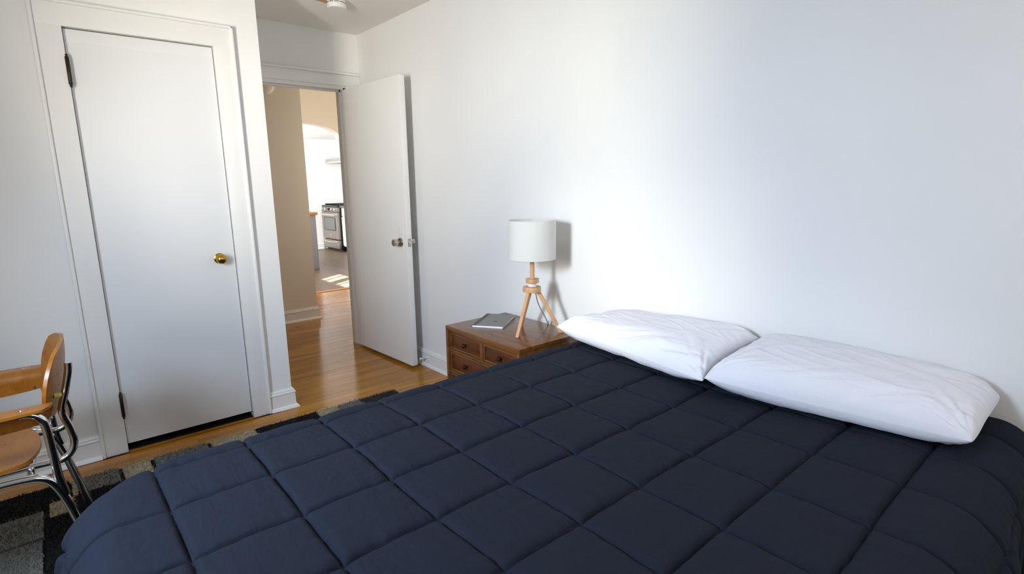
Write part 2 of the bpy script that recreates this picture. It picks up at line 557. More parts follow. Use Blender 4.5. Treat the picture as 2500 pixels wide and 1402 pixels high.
kf = struct('floor.001', MB().box((KF - 0.1, -1.6, -0.1), (KX, KY + 0.1, -0.012)), 'floorbase', 'grey brown laminate floor of the kitchen', 'floor')
unit2 = unit.copy()
unit2.materials.clear()
unit2.materials.append(M['laminate'])
y = -1.5
while y < KY:
    x = KX - 0.03 - rp.uniform(0, 0.9)
    xe = KX - 0.03
    while xe > KF:
        xs = max(x, KF)
        plank(xs, xe - 0.001, y, y + 0.164, kf, unit2)
        xe = xs
        x = xs - rp.uniform(0.9, 1.5)
    y += 0.165
struct('trim_threshold', MB().box((KX - 0.03, -0.05, -0.01), (KX + 0.03, 1.0, 0.007)), 'threshold', 'orange wooden threshold strip at the kitchen opening', 'trim', 0.003)

# ------------------------------------------------------------------ baseboards
PROF = [(0, 0), (0.032, 0), (0.032, 0.004), (0.026, 0.014), (0.016, 0.02), (0.0145, 0.09), (0.0185, 0.094), (0.0185, 0.1), (0.012, 0.104), (0.0125, 0.111), (0.008, 0.118), (0, 0.12)]
def baseboard(name, path, label, m='trim', prof=PROF):
    """path: list of (x, y); the board sits to the right-hand side of travel"""
    P = [Vector((p[0], p[1])) for p in path]
    n = len(P)
    dirs = [(P[i + 1] - P[i]).normalized() for i in range(n - 1)]
    nor = [Vector((d.y, -d.x)) for d in dirs]
    vs, fs = [], []
    k = len(prof)
    for i in range(n):
        if i == 0:
            mvec = nor[0]
        elif i == n - 1:
            mvec = nor[-1]
        else:
            mvec = (nor[i - 1] + nor[i])
            mvec = mvec / (mvec.dot(nor[i]))
        for d, z in prof:
            q = P[i] + mvec * d
            vs.append((q.x, q.y, z))
    for i in range(n - 1):
        for j in range(k):
            j2 = (j + 1) % k
            fs.append((i * k + j, i * k + j2, (i + 1) * k + j2, (i + 1) * k + j))
    fs.append(tuple(range(k)))
    fs.append(tuple(range((n - 1) * k, n * k)))
    b = MB().add(vs, fs)
    return tag(obj(name, b, m), label, 'baseboard', kind='structure')
baseboard('baseboard_closet_corner', [(0, -1.146), (0, CW), (-0.87, CW)], 'white baseboard wrapping the closet corner') if False else None
baseboard('baseboard_closet_corner', [(-0.0, -1.148), (-0.0, CW), (-0.90, CW)][::1], 'white baseboard wrapping the outer closet corner')
baseboard('baseboard_closet_left', [(0, YB), (0, -1.957)], 'white baseboard left of the closet behind the chair')
baseboard('baseboard_head', [(DX, 0), (XR, 0)], 'white baseboard along the bed wall')
baseboard('baseboard_hall', [(-2.083, -2.0), (-2.083, -0.045), (-3.2, -0.045)], 'cream baseboard on the hall wall seen through the doorway')
baseboard('baseboard_kitchen', [(KF, -1.5), (KF, 2.36)], 'white baseboard beside the stove')

# ------------------------------------------------------------------ closet door (closed)
t = thing('door_1', (0, -1.547, 0), 'closed flat white closet door with round brass knob', 'door', kind='structure')
obj('door_panel', MB().box((-0.047, -1.846, 0.034), (-0.008, -1.249, 2.022)), 'door', t, bevel=0.0025)
obj('patched_strip', MB().box((-0.010, -1.842, 1.965), (-0.0072, -1.252, 2.019)), 'door', t, bevel=0.001)
for z0, z1 in ((1.778, 1.90), (0.188, 0.311)):
    hg = obj('hinge', MB().lathe([(0.0055, -0.061), (0.0078, -0.058), (0.0078, 0.058), (0.0055, 0.061)], (0.0165, -1.8475, (z0 + z1) / 2), seg=14), 'hinge', t, smooth=True)
    for dz in (-1, 1):
        obj('hinge_tip', MB().lathe([(0.002, -0.006), (0.005, -0.003), (0.0055, 0.0), (0.005, 0.003), (0.002, 0.006)], (0.0165, -1.8475, (z0 + z1) / 2 + dz * 0.066), seg=12), 'hinge', hg, smooth=True)
ky, kz = -1.325, 0.94
kn = obj('knob', MB().lathe([(0.010, -0.01), (0.010, 0.018), (0.016, 0.024), (0.0245, 0.033), (0.0275, 0.043), (0.026, 0.053), (0.019, 0.061), (0.008, 0.0645), (0.0, 0.065)], (-0.008, ky, kz), (1, 0, 0), 28), 'brass', t, smooth=True, autosmooth=80)
obj('knob_rose', MB().lathe([(0.0285, 0), (0.0285, 0.003), (0.024, 0.006), (0.012, 0.008)], (-0.009, ky, kz), (1, 0, 0), 28), 'brass', kn, smooth=True)

struct('closet_gap_shade', MB().box((-0.11, -1.848, -0.0003), (-0.002, -1.247, 0.006)), 'black', 'black strip standing in for the shaded gap under the closet door', 'trim')  # black colour stands in for the shade in the gap below the door
# closet casing
def casing(name, yl, yr, ol, orr, ztop, zin, x, label, sgn=1, jamb=0.06):
    t = thing(name, (x, (yl + yr) / 2, 0), label, 'trim', kind='structure')
    th = 0.02
    X = lambda d: x + d * sgn
    def bx(y0, y1, z0, z1, d0, d1):
        xa, xb = sorted((X(d0), X(d1)))
        return MB().box((xa, y0, z0), (xb, y1, z1))
    if ol is not None:
        obj('casing_side', bx(ol + 0.014, yl, 0, zin + 0.001, 0, 0.017), 'trim', t, bevel=0.002)
        obj('casing_bead', bx(ol, ol + 0.0145, 0, ztop, 0, 0.029), 'trim', t, bevel=0.005, seg=3)
    if orr is not None:
        obj('casing_side', bx(yr, orr - 0.014, 0, zin + 0.001, 0, 0.017), 'trim', t, bevel=0.002)
        obj('casing_bead', bx(orr - 0.0145, orr, 0, ztop, 0, 0.029), 'trim', t, bevel=0.005, seg=3)
    a, c = (ol if ol is not None else yl), (orr if orr is not None else yr)
    obj('casing_head', bx(a + 0.014, c - 0.014, zin, ztop - 0.014, 0, 0.0172), 'trim', t, bevel=0.002)
    obj('casing_bead', bx(a, c, ztop - 0.0145, ztop, 0, 0.029), 'trim', t, bevel=0.005, seg=3)
    # jamb lining
    obj('jamb', bx(yl - 0.02, yl - 0.0, 0, zin + 0.004, -0.118, 0.001), 'trim', t)
    obj('jamb', bx(yr, yr + 0.02, 0, zin + 0.004, -0.118, 0.001), 'trim', t)
    obj('jamb', bx(yl - 0.02, yr + 0.02, zin, zin + 0.02, -0.118, 0.001), 'trim', t)
    return t
casing('trim_closet', -1.8495, -1.2455, -1.957, -1.148, 2.133, 2.0265, 0.0, 'white moulded casing around the closet door')

# ------------------------------------------------------------------ bedroom doorway and open door
t = thing('trim_doorway', (DX, -0.5, 0), 'white casing around the open bedroom doorway', 'trim', kind='structure')
obj('casing_head', MB().box((DX, CW + 0.002, 2.062), (DX + 0.017, -0.002, 2.152)), 'trim', t, bevel=0.002)
obj('casing_bead', MB().box((DX, CW + 0.002, 2.14), (DX + 0.036, -0.001, 2.158)), 'trim', t, bevel=0.005, seg=3)
obj('casing_side', MB().box((DX, -0.122, 0), (DX + 0.017, -0.02, 2.062)), 'trim', t, bevel=0.002)
obj('casing_side', MB().box((DX, CW + 0.002, 0), (DX + 0.017, -0.90, 2.062)), 'trim', t, bevel=0.002)
obj('jamb', MB().box((DX - 0.131, -0.142, 0), (DX + 0.004, -0.124, 2.047)), 'trim', t)
obj('jamb', MB().box((DX - 0.131, -0.902, 0), (DX + 0.004, -0.884, 2.047)), 'trim', t)
obj('jamb', MB().box((DX - 0.131, -0.902, 2.036), (DX + 0.004, -0.124, 2.064)), 'trim', t)
obj('door_stop', MB().box((DX - 0.075, -0.154, 0), (DX - 0.045, -0.140, 2.036)), 'trim', t)
obj('door_stop', MB().box((DX - 0.075, -0.886, 2.024), (DX - 0.045, -0.140, 2.037)), 'trim', t)

A = Vector((-0.880, -0.168, 0))          # visible face, hinge side
Bp = Vector((-0.086, -0.131, 0))          # visible face, free edge
ud = (Bp - A).normalized()
nd_ = Vector((ud.y, -ud.x, 0))            # faces the room (-y)
Ld = (Bp - A).length
TH = 0.043
t = thing('door_2', (A.x, A.y, 0), 'open flat white bedroom door with satin nickel knob', 'door', kind='structure')
def dp(u, n, z):
    return A + ud * u + nd_ * n + Vector((0, 0, z))
b = MB().obox(dp(Ld / 2, -TH / 2, (0.022 + 2.026) / 2), ud, nd_, (0, 0, 1), Ld / 2, TH / 2, (2.026 - 0.022) / 2)
obj('door_panel', b, 'door2', t, bevel=0.0025)
ku, kz2 = Ld - 0.075, 0.918
for sgn, base in ((1, 0.0), (-1, -TH)):
    kn = obj('knob', MB().lathe([(0.011, 0), (0.011, 0.02), (0.019, 0.026), (0.0245, 0.036), (0.0258, 0.05), (0.0235, 0.060), (0.020, 0.0625), (0.0, 0.064)], dp(ku, base, kz2), nd_ * sgn, 28), 'nickel', t, smooth=True)
    obj('knob_rose', MB().lathe([(0.033, -0.001), (0.033, 0.004), (0.029, 0.010), (0.014, 0.013)], dp(ku, base, kz2), nd_ * sgn, 28), 'nickel', kn, smooth=True)
lp = obj('latch_plate', MB().obox(dp(Ld + 0.0006, -TH / 2, kz2), ud, nd_, (0, 0, 1), 0.0012, 0.0125, 0.0285), 'nickel', t, bevel=0.0008)
obj('latch_bolt', MB().obox(dp(Ld + 0.005, -TH / 2, kz2), ud, nd_, (0, 0, 1), 0.006, 0.007, 0.009), 'steel_light', lp, bevel=0.002)
obj('painted_patch', MB().obox(dp(ku + 0.005, 0.0006, kz2 + 0.035), ud, nd_, (0, 0, 1), 0.032, 0.0012, 0.075), 'door2', t, bevel=0.0008)
for zc in (0.25, 1.05, 1.82):
    obj('hinge', MB().lathe([(0.007, -0.045), (0.007, 0.045)], dp(-0.004, -TH - 0.003, zc), seg=12), 'trim', t, smooth=True)
t = thing('door_stopper', (-0.14, -0.02, 0.07), 'small white spring doorstop on the baseboard behind the open door', 'doorstop')
obj('rod', MB().tube([(-0.075, -0.014, 0.066), (-0.078, -0.075, 0.066)], 0.005, 10), 'plastic', t, smooth=True)
obj('base_plate', MB().lathe([(0.013, 0), (0.013, 0.004), (0.006, 0.009)], (-0.075, -0.014, 0.066), (0, -1, 0), 16), 'plastic', t, smooth=True)
obj('rubber_tip', MB().lathe([(0.008, 0), (0.008, 0.008), (0.005, 0.011)], (-0.078, -0.066, 0.066), (0, -1, 0), 14), 'plastic', t, smooth=True)

# smoke detector
t = thing('smoke_detector', (-0.21, -0.47, H), 'round white slotted smoke detector hanging from the ceiling', 'smoke detector')
cx, cy = -0.212, -0.468
obj('mounting_plate', MB().obox((cx - 0.040, cy - 0.044, H - 0.003), (1, 0.25, 0), (-0.25, 1, 0), (0, 0, 1), 0.052, 0.052, 0.003), 'beech', t)
bd = obj('body', MB().lathe([(0.056, 0), (0.056, -0.024), (0.058, -0.026), (0.058, -0.044), (0.053, -0.050), (0.0, -0.052)], (cx, cy, H - 0.006), (0, 0, 1), 40), 'plastic', t, smooth=True)
for k in range(10):
    a = 2 * PI * k / 10
    m_ = MB()
    for j in range(5):
        a0, a1 = a + j * 0.1, a + (j + 1) * 0.1
        r0, r1, za, zb = 0.054, 0.0572, H - 0.0275, H - 0.024
        m_.prism([(cx + r0 * math.cos(a0), cy + r0 * math.sin(a0), za), (cx + r1 * math.cos(a0), cy + r1 * math.sin(a0), za),
                  (cx + r1 * math.cos(a1), cy + r1 * math.sin(a1), za), (cx + r0 * math.cos(a1), cy + r0 * math.sin(a1), za)], (0, 0, zb - za))
    obj('vent_slot', m_, 'slot', bd)

# round plate on the hall wall
t = thing('wall_alarm', (-2.083, -0.35, 2.20), 'round cream alarm disc high on the hall wall', 'alarm')
obj('body', MB().lathe([(0.066, 0), (0.066, 0.012), (0.060, 0.022), (0.045, 0.028), (0, 0.03)], (-2.083, -0.345, 2.20), (1, 0, 0), 36), 'hall', t, smooth=True)
obj('rim', MB().lathe([(0.071, 0), (0.071, 0.009), (0.067, 0.012), (0.06, 0.009)], (-2.083, -0.345, 2.20), (1, 0, 0), 36), 'plastic', t, smooth=True)

# ------------------------------------------------------------------ kitchen
t = thing('stove', (-7.45, 2.36, 0), 'stainless gas range with black sides against the kitchen wall', 'stove')
sx0, sx1, sy = -7.86, -7.08, 2.37
obj('body', MB().box((sx0, sy + 0.03, 0.03), (sx1, 2.98, 0.885)), 'black', t, bevel=0.004)
obj('kick_plate', MB().box((sx0 + 0.02, sy + 0.06, 0.0), (sx1 - 0.02, 2.9, 0.04)), 'black', t)
obj('cooktop', MB().box((sx0, sy - 0.005, 0.865), (sx1, 2.98, 0.897)), 'black', t, bevel=0.006)
for gx in (sx0 + 0.2, sx1 - 0.2):
    g = MB()
    for k in range(5):
        g.box((gx - 0.17 + k * 0.08, sy + 0.06, 0.897), (gx - 0.155 + k * 0.08, 2.9, 0.925))
    for k in range(3):
        g.box((gx - 0.17, sy + 0.08 + k * 0.22, 0.912), (gx + 0.17, sy + 0.095 + k * 0.22, 0.926))
    obj('grate', g, 'black', t)
cp = obj('control_panel', MB().prism([(sx0, sy, 0.775), (sx0, sy - 0.02, 0.78), (sx0, sy - 0.005, 0.86), (sx0, sy + 0.04, 0.865), (sx0, sy + 0.04, 0.775)], (sx1 - sx0, 0, 0)), 'steel', t)
for k in range(5):
    xx = sx0 + 0.09 + k * (sx1 - sx0 - 0.18) / 4
    obj('knob', MB().lathe([(0.026, 0), (0.024, 0.03), (0.018, 0.036)], (xx, sy - 0.012, 0.82), (0, -1, 0.15), 16), 'steel_light' if k != 2 else 'black', cp, smooth=True)
od = obj('oven_door', MB().box((sx0 + 0.005, sy - 0.018, 0.235), (sx1 - 0.005, sy + 0.03, 0.765)), 'steel', t, bevel=0.006)
obj('window_trim', MB().box((sx0 + 0.11, sy - 0.0215, 0.40), (sx1 - 0.11, sy - 0.017, 0.665)), 'black', od)
obj('oven_window', MB().box((sx0 + 0.135, sy - 0.024, 0.415), (sx1 - 0.135, sy - 0.02, 0.65)), 'ovenglass', od)
obj('handle', MB().tube([(sx0 + 0.05, sy - 0.018, 0.715), (sx0 + 0.05, sy - 0.055, 0.715), (sx1 - 0.05, sy - 0.055, 0.715), (sx1 - 0.05, sy - 0.018, 0.715)], 0.015, 10), 'steel_light', od, smooth=True)
obj('badge', MB().box((sx0 + 0.36, sy - 0.0215, 0.30), (sx0 + 0.42, sy - 0.017, 0.325)), 'steel_light', od)
dr = obj('drawer', MB().box((sx0 + 0.005, sy - 0.018, 0.05), (sx1 - 0.005, sy + 0.03, 0.215)), 'steel', t, bevel=0.006)
obj('handle', MB().tube(spline([(sx0 + 0.05, sy - 0.02, 0.185), (sx0 + 0.2, sy - 0.035, 0.176), (-7.47, sy - 0.04, 0.174), (sx1 - 0.2, sy - 0.035, 0.176), (sx1 - 0.05, sy - 0.02, 0.185)], 5), 0.013, 10), 'steel_light', dr, smooth=True)

t = thing('base_cabinet', (-6.6, 2.46, 0), 'white base cabinet with dark counter right of the stove', 'cabinet')
c0, c1, cyf = -7.05, -6.3, 2.425
obj('body', MB().box((c0, cyf + 0.018, 0.1), (c1, 2.98, 0.86)), 'cabinet', t)
obj('toe_kick', MB().box((c0, cyf + 0.08, 0.0), (c1, 2.95, 0.1)), 'black', t)
obj('countertop', MB().box((c0 - 0.01, cyf - 0.03, 0.86), (c1, 2.99, 0.9)), 'counter', t, bevel=0.004)
d_ = obj('drawer', MB().box((c0 + 0.01, cyf, 0.695), (c1 - 0.01, cyf + 0.02, 0.85)), 'cabinet', t, bevel=0.003)
obj('handle', MB().tube([(c0 + 0.1, cyf, 0.775), (c0 + 0.1, cyf - 0.025, 0.775), (c0 + 0.2, cyf - 0.025, 0.775), (c0 + 0.2, cyf, 0.775)], 0.005, 8), 'steel_light', d_, smooth=True)
d_ = obj('door', MB().box((c0 + 0.01, cyf, 0.12), (c1 - 0.01, cyf + 0.02, 0.68)), 'cabinet', t, bevel=0.003)
for q in (((c0 + 0.01, 0.12), (c0 + 0.07, 0.68)), ((c1 - 0.07, 0.12), (c1 - 0.01, 0.68)), ((c0 + 0.07, 0.12), (c1 - 0.07, 0.18)), ((c0 + 0.07, 0.62), (c1 - 0.07, 0.68))):
    obj('door_rail', MB().box((q[0][0], cyf - 0.006, q[0][1]), (q[1][0], cyf + 0.001, q[1][1])), 'cabinet', d_, bevel=0.002)
obj('knob', MB().lathe([(0.006, 0), (0.013, 0.012), (0.01, 0.022)], (c0 + 0.04, cyf - 0.006, 0.655), (0, -1, 0), 12), 'steel_light', d_, smooth=True)

t = thing('range_hood', (-7.45, 2.75, 1.72), 'slim grey range hood on the wall above the stove', 'range hood')
obj('body', MB().box((-7.86, 2.52, 1.725), (-7.06, 2.99, 1.81)), 'hoodsteel', t, bevel=0.005)
obj('front_lip', MB().box((-7.86, 2.50, 1.725), (-7.06, 2.522, 1.755)), 'steel_light', t, bevel=0.003)
obj('end_cap', MB().box((-7.062, 2.50, 1.725), (-7.05, 2.99, 1.815)), 'steel_light', t, bevel=0.003)

t = thing('kitchen_island', (-5.35, 0.6, 0), 'grey panelled kitchen island with wooden top', 'island')
obj('end_panel', MB().box((-5.30, 0.1, 0.0), (-5.25, 1.222, 0.848)), 'island', t, bevel=0.003)
obj('side_panel', MB().box((-6.2, 0.1, 0.0), (-5.30, 1.20, 0.848)), 'island', t)
obj('wooden_top', MB().box((-6.25, 0.05, 0.848), (-5.225, 1.25, 0.892)), 'butcher', t, bevel=0.004)

# ------------------------------------------------------------------ nightstand
N0, N1, NF, NB, NZ = 0.855, 1.457, -0.457, -0.036, 0.574
t = thing('nightstand', (1.156, -0.25, 0), 'dark walnut nightstand with small drawers beside the bed', 'nightstand')
obj('top', MB().box((N0, NF, NZ - 0.024), (N1, NB, NZ)), 'walnut', t, bevel=0.002)
for xx in (N0, N1 - 0.02):
    obj('side_panel', MB().box((xx, NF, 0.05), (xx + 0.02, NB, NZ - 0.0235)), 'walnut', t, bevel=0.002)
obj('back_panel', MB().box((N0 + 0.02, NB - 0.012, 0.08), (N1 - 0.02, NB, NZ - 0.024)), 'walnut', t)
obj('bottom_panel', MB().box((N0 + 0.02, NF + 0.012, 0.07), (N1 - 0.02, NB - 0.012, 0.095)), 'walnut', t)
for z in (0.439, 0.318, 0.197):
    obj('rail', MB().box((N0 + 0.02, NF + 0.010, z - 0.006), (N1 - 0.02, NF + 0.05, z + 0.006)), 'walnut', t, bevel=0.002)
obj('rail', MB().box((N0 + 0.02, NF + 0.010, NZ - 0.034), (N1 - 0.02, NF + 0.05, NZ - 0.0235)), 'walnut', t, bevel=0.002)
obj('divider', MB().box((1.152, NF + 0.010, 0.445), (1.166, NF + 0.4, NZ - 0.034)), 'walnut', t, bevel=0.002)
def drawer(x0, x1, z0, z1, knobs):
    d_ = obj('drawer', MB().box((x0, NF + 0.018, z0), (x1, NF + 0.36, z1)), 'walnut_front', t, bevel=0.002)
    # raised inset border
    for q in (((x0 + .001, z0 + .001), (x1 - .001, z0 + 0.011)), ((x0 + .001, z1 - 0.011), (x1 - .001, z1 - .001)), ((x0 + .001, z0 + 0.011), (x0 + 0.011, z1 - 0.011)), ((x1 - 0.011, z0 + 0.011), (x1 - .001, z1 - 0.011))):
        obj('bead', MB().box((q[0][0], NF + 0.013, q[0][1]), (q[1][0], NF + 0.0185, q[1][1])), 'walnut', d_, bevel=0.0015)
    for kx in knobs:
        obj('knob', MB().lathe([(0.006, 0), (0.006, 0.008), (0.0125, 0.014), (0.0135, 0.02), (0.010, 0.026), (0, 0.028)], (kx, NF + 0.018, (z0 + z1) / 2), (0, -1, 0), 18), 'darkknob', d_, smooth=True)
drawer(N0 + 0.022, 1.150, 0.447, NZ - 0.036, [1.015])
drawer(1.168, N1 - 0.022, 0.447, NZ - 0.036, [1.302])
drawer(N0 + 0.022, N1 - 0.022, 0.326, 0.431, [1.018, 1.295])
drawer(N0 + 0.022, N1 - 0.022, 0.205, 0.310, [1.018, 1.295])
drawer(N0 + 0.022, N1 - 0.022, 0.100, 0.189, [1.018, 1.295])
for xx in (N0 + 0.03, N1 - 0.07):
    for yy in (NF + 0.03, NB - 0.07):
        obj('leg', MB().box((xx, yy, 0.0), (xx + 0.04, yy + 0.04, 0.0702)), 'walnut', t, bevel=0.002)

# ------------------------------------------------------------------ lamp
LX, LY = 1.273, -0.205
t = thing('table_lamp', (LX, LY, NZ), 'wooden tripod table lamp with white drum shade on the nightstand', 'lamp')
z0, z1, R = 0.951, 1.141, 0.118
sh = obj('lamp_shade', MB(), 'shade', t)
seg = 64
vs, fs = [], []
prof = [(R, z0), (R, z1), (R - 0.003, z1 + 0.001), (R - 0.004, z1), (R - 0.004, z0), (R - 0.002, z0 - 0.001)]
for r, z in prof:
    for k in range(seg):
        a = 2 * PI * k / seg
        vs.append((LX + r * math.cos(a), LY + r * math.sin(a), z))
n = len(prof)
for i in range(n):
    i2 = (i + 1) % n
    for k in range(seg):
        k2 = (k + 1) % seg
        fs.append((i * seg + k, i * seg + k2, i2 * seg + k2, i2 * seg + k))
bpy.data.objects.remove(sh)
sh = obj('lamp_shade', MB().add(vs, fs), 'shade', t, smooth=True)
sp = MB()
for k in range(3):
    a = 2 * PI * k / 3 + 0.4
    sp.tube([(LX + 0.014 * math.cos(a), LY + 0.014 * math.sin(a), z1 - 0.03), (LX + (R - 0.003) * math.cos(a), LY + (R - 0.003) * math.sin(a), z1 - 0.004)], 0.0015, 6)
obj('shade_spider', sp, 'plastic', sh)
obj('bulb', MB().lathe([(0.013, 0), (0.014, 0.02), (0.024, 0.045), (0.03, 0.07), (0.026, 0.09), (0.014, 0.102), (0, 0.105)], (LX, LY, 1.0), (0, 0, 1), 20), 'plastic', t, smooth=True)
obj('pole', MB().lathe([(0.0115, 0), (0.0115, 0.17), (0.016, 0.171), (0.016, 0.205)], (LX, LY, 0.842), (0, 0, 1), 20), 'beech', t, smooth=True)
def rounded_tri_disc(r, zc, h, rot):
    """thick disc with softly flattened sides"""
    pts = []
    for k in range(48):
        a = 2 * PI * k / 48
        rr = r * (1 - 0.055 * math.cos(3 * (a - rot)))
        pts.append((LX + rr * math.cos(a), LY + rr * math.sin(a), zc - h / 2))
    return MB().prism(pts, (0, 0, h))
obj('disc', rounded_tri_disc(0.033, 0.839, 0.021, 0.3), 'beech', t, bevel=0.0012, autosmooth=30)
obj('disc', rounded_tri_disc(0.0455, 0.796, 0.026, 0.9), 'beech', t, bevel=0.0012, autosmooth=30)
cw = MB()
cw.lathe([(0.016, -0.002), (0.016, 0.028)], (LX, LY, 0.804), (0, 0, 1), 16)
pts = [(LX + 0.0185 * math.cos(a), LY + 0.0185 * math.sin(a), 0.8105 + 0.0165 * a / (2 * PI * 5) + 0.0012 * math.sin(2.3 * a)) for a in np.linspace(0, 2 * PI * 5, 120)]
cw.tube(pts, 0.0028, 8)
obj('cord_wrap', cw, 'cordwhite', t, smooth=True)
feet = [(1.297, -0.327), (1.385, -0.112), (1.128, -0.153)]
for fx, fy in feet:
    d2 = Vector((fx - LX, fy - LY, 0))
    top = Vector((LX, LY, 0.784)) + d2.normalized() * 0.030
    bot = Vector((fx, fy, NZ + 0.001))
    ax = (bot - top).normalized()
    s1 = ax.cross(Vector((0, 0, 1))).normalized()
    s2 = s1.cross(ax).normalized()
    vs = []
    for c_, hw in ((top, 0.0095), (bot, 0.0082)):
        for a, b_ in ((-1, -1), (1, -1), (1, 1), (-1, 1)):
            q = c_ + s1 * a * hw + s2 * b_ * hw
            if c_ is bot:
                q = q + ax * ((NZ + 0.0005 - q.z) / ax.z)
            vs.append(q)
    obj('leg', MB().add(vs, [(0, 1, 2, 3), (7, 6, 5, 4), (0, 4, 5, 1), (1, 5, 6, 2), (2, 6, 7, 3), (3, 7, 4, 0)]), 'beech', t, bevel=0.002)
obj('power_cord', MB().tube(spline([(LX + 0.0, LY + 0.02, 0.784), (1.258, -0.15, 0.71), (1.24, -0.09, 0.635), (1.215, -0.040, NZ + 0.006), (1.205, -0.026, 0.565), (1.205, -0.02, 0.30)], 8), 0.0026, 8), 'cordgrey', t, smooth=True)

# ------------------------------------------------------------------ notebook
t = thing('notebook', (0.97, -0.22, NZ), 'grey softcover notebook with dark spine lying on the nightstand', 'notebook')
FL, FR, BL = Vector((0.990, -0.378, 0)), Vector((1.128, -0.283, 0)), Vector((0.830, -0.148, 0))
uu = (FR - FL).normalized()
vv = Vector((-uu.y, uu.x, 0))
W_, L_ = (FR - FL).length, 0.262
cen = FL + uu * W_ / 2 + vv * L_ / 2
def nb(u0, u1, v0, v1, za, zb):
    c_ = FL + uu * (u0 + u1) / 2 + vv * (v0 + v1) / 2 + Vector((0, 0, (za + zb) / 2))
    return MB().obox(c_, uu, vv, (0, 0, 1), (u1 - u0) / 2, (v1 - v0) / 2, (zb - za) / 2)
obj('cover', nb(0, W_, 0, L_, NZ + 0.0002, NZ + 0.0014), 'bookcover', t)
obj('pages', nb(0.001, W_ - 0.001, 0.0005, L_ - 0.001, NZ + 0.0014, NZ + 0.0105), 'paper', t)
cv = obj('cover', nb(0, W_, 0.001, L_, NZ + 0.0105, NZ + 0.0118), 'bookcover', t, bevel=0.0004)
obj('spine_strip', nb(-0.0004, 0.022, 0.001, L_, NZ + 0.0106, NZ + 0.0122), 'bookspine', t)
lg = MB()
lc = FL + uu * 0.098 + vv * 0.098 + Vector((0, 0, NZ + 0.0119))
for k, (du, dv, hu, hv) in enumerate(((0, 0.004, 0.010, 0.0025), (0, -0.002, 0.013, 0.0015), (-0.004, 0.009, 0.003, 0.0015), (0.005, 0.009, 0.003, 0.0015))):
    lg.obox(lc + uu * du + vv * dv, uu, vv, (0, 0, 1), hu, hv, 0.0002)
obj('cover_emblem', lg, 'ink', cv)

# ------------------------------------------------------------------ bed
t = thing('bed', (2.34, -1.0, 0), 'low double bed under the navy comforter', 'bed')
obj('mattress', MB().box((1.68, -1.90, 0.34), (3.00, -0.03, 0.575)), 'mattress', t, bevel=0.03, seg=3)
obj('box_spring', MB().box((1.69, -1.89, 0.14), (2.99, -0.035, 0.34)), 'mattress', t, bevel=0.015)
for lx in (1.75, 2.93):
    for ly in (-1.83, -0.10):
        obj('leg', MB().lathe([(0.02, 0), (0.03, 0.14)], (lx, ly, 0), seg=14), 'bedframe', t, smooth=True)

# comforter: quilted surface draped over the bed
SX = np.array([1.04, 1.26, 1.48, 1.697, 1.905, 2.125, 2.335, 2.55, 2.757, 2.96, 3.175, 3.39, 3.61, 3.83])
SY = np.array([-2.56, -2.34, -2.12, -1.90, -1.68, -1.465, -1.255, -1.04, -0.81, -0.58, -0.35, -0.12, 0.10])
ZS = 0.606
X0, X1, Y0 = 1.684, 3.035, -1.985
EM = 0.60
STEP = 0.0036
au = np.arange(X0 - EM, X1 + EM, STEP)
bv = np.arange(Y0 - EM, -0.018, STEP)
AA, BB = np.meshgrid(au, bv, indexing='ij')
AA = AA + 0.0035 * vnoise(BB * 9, AA * 1.3 + 3)
BB_ = BB + 0.0035 * vnoise(AA * 9 + 40, BB * 1.3)
# slightly crooked seams
AW = AA + 0.006 * vnoise(BB * 3.1 + 7, np.floor(AA * 4.5) * 1.7)
BW = BB_ + 0.006 * vnoise(AA * 3.1 + 31, np.floor(BB * 4.5) * 1.7)
def cell(S, v):
    i = np.clip(np.searchsorted(S, v) - 1, 0, len(S) - 2)
    lo, hi = S[i], S[i + 1]
    return np.minimum(v - lo, hi - v), i, (v - lo) / (hi - lo)
dx, ix, fu = cell(SX, AW)
dy, iy, fv = cell(SY, BW)
dx, dy = np.maximum(dx, 0), np.maximum(dy, 0)
gx = 1 - np.exp(-dx / 0.0050)
gy = 1 - np.exp(-dy / 0.0050)
dome = (np.clip(4 * fu * (1 - fu), 0, 1) * np.clip(4 * fv * (1 - fv), 0, 1)) ** 0.5
puff = 0.0165 * gx * gy + 0.006 * dome
# gathers close to the seams and long soft wrinkles
near_x = np.exp(-dx / 0.05)
near_y = np.exp(-dy / 0.05)
puff = puff + 0.0026 * near_x * gx * vnoise(BB * 45, AA * 6) + 0.0026 * near_y * gy * vnoise(AA * 45, BB * 6 + 9)
puff = puff + 0.0016 * gx * gy * fbm(AA * 5 + ix * 3.3, BB * 17 + iy * 5.1, 2) + 0.003 * fbm(AA * 2.2, BB * 2.2 + 4, 2)
# drape
RC = 0.15
ea = np.where(AA < X0 + RC, AA - X0 - RC, np.where(AA > X1 - RC, AA - X1 + RC, 0.0))
eb = np.where(BB_ < Y0 + RC, BB_ - Y0 - RC, 0.0)
dist = np.sqrt(ea ** 2 + eb ** 2)
e = np.maximum(dist - RC, 0)
rh, rv, Lq = 0.105, 0.130, 0.185
ang = np.clip(e / Lq, 0, 1) * PI / 2
rest = np.maximum(e - Lq, 0)
flare = 0.06 + 0.36 * np.clip(-eb / np.maximum(dist, 1e-6), 0, 1) ** 1.5
hor = rh * np.sin(ang) + rest * flare
dz = -rv * (1 - np.cos(ang)) - rest * 0.97
es = np.maximum(dist, 1e-6)
nx, ny = ea / es, eb / es
perim = np.arctan2(eb, np.where(np.abs(ea) > 1e-9, ea, 1e-9)) * 0.5 + AA * (np.abs(eb) > np.abs(ea)) + BB * (np.abs(ea) >= np.abs(eb))
fold = np.clip((e - 0.06) / 0.35, 0, 1) * (0.030 * np.sin(perim * 9.5 + 0.8) + 0.016 * np.sin(perim * 23 + 2.0))
fold = fold * (e > 0)
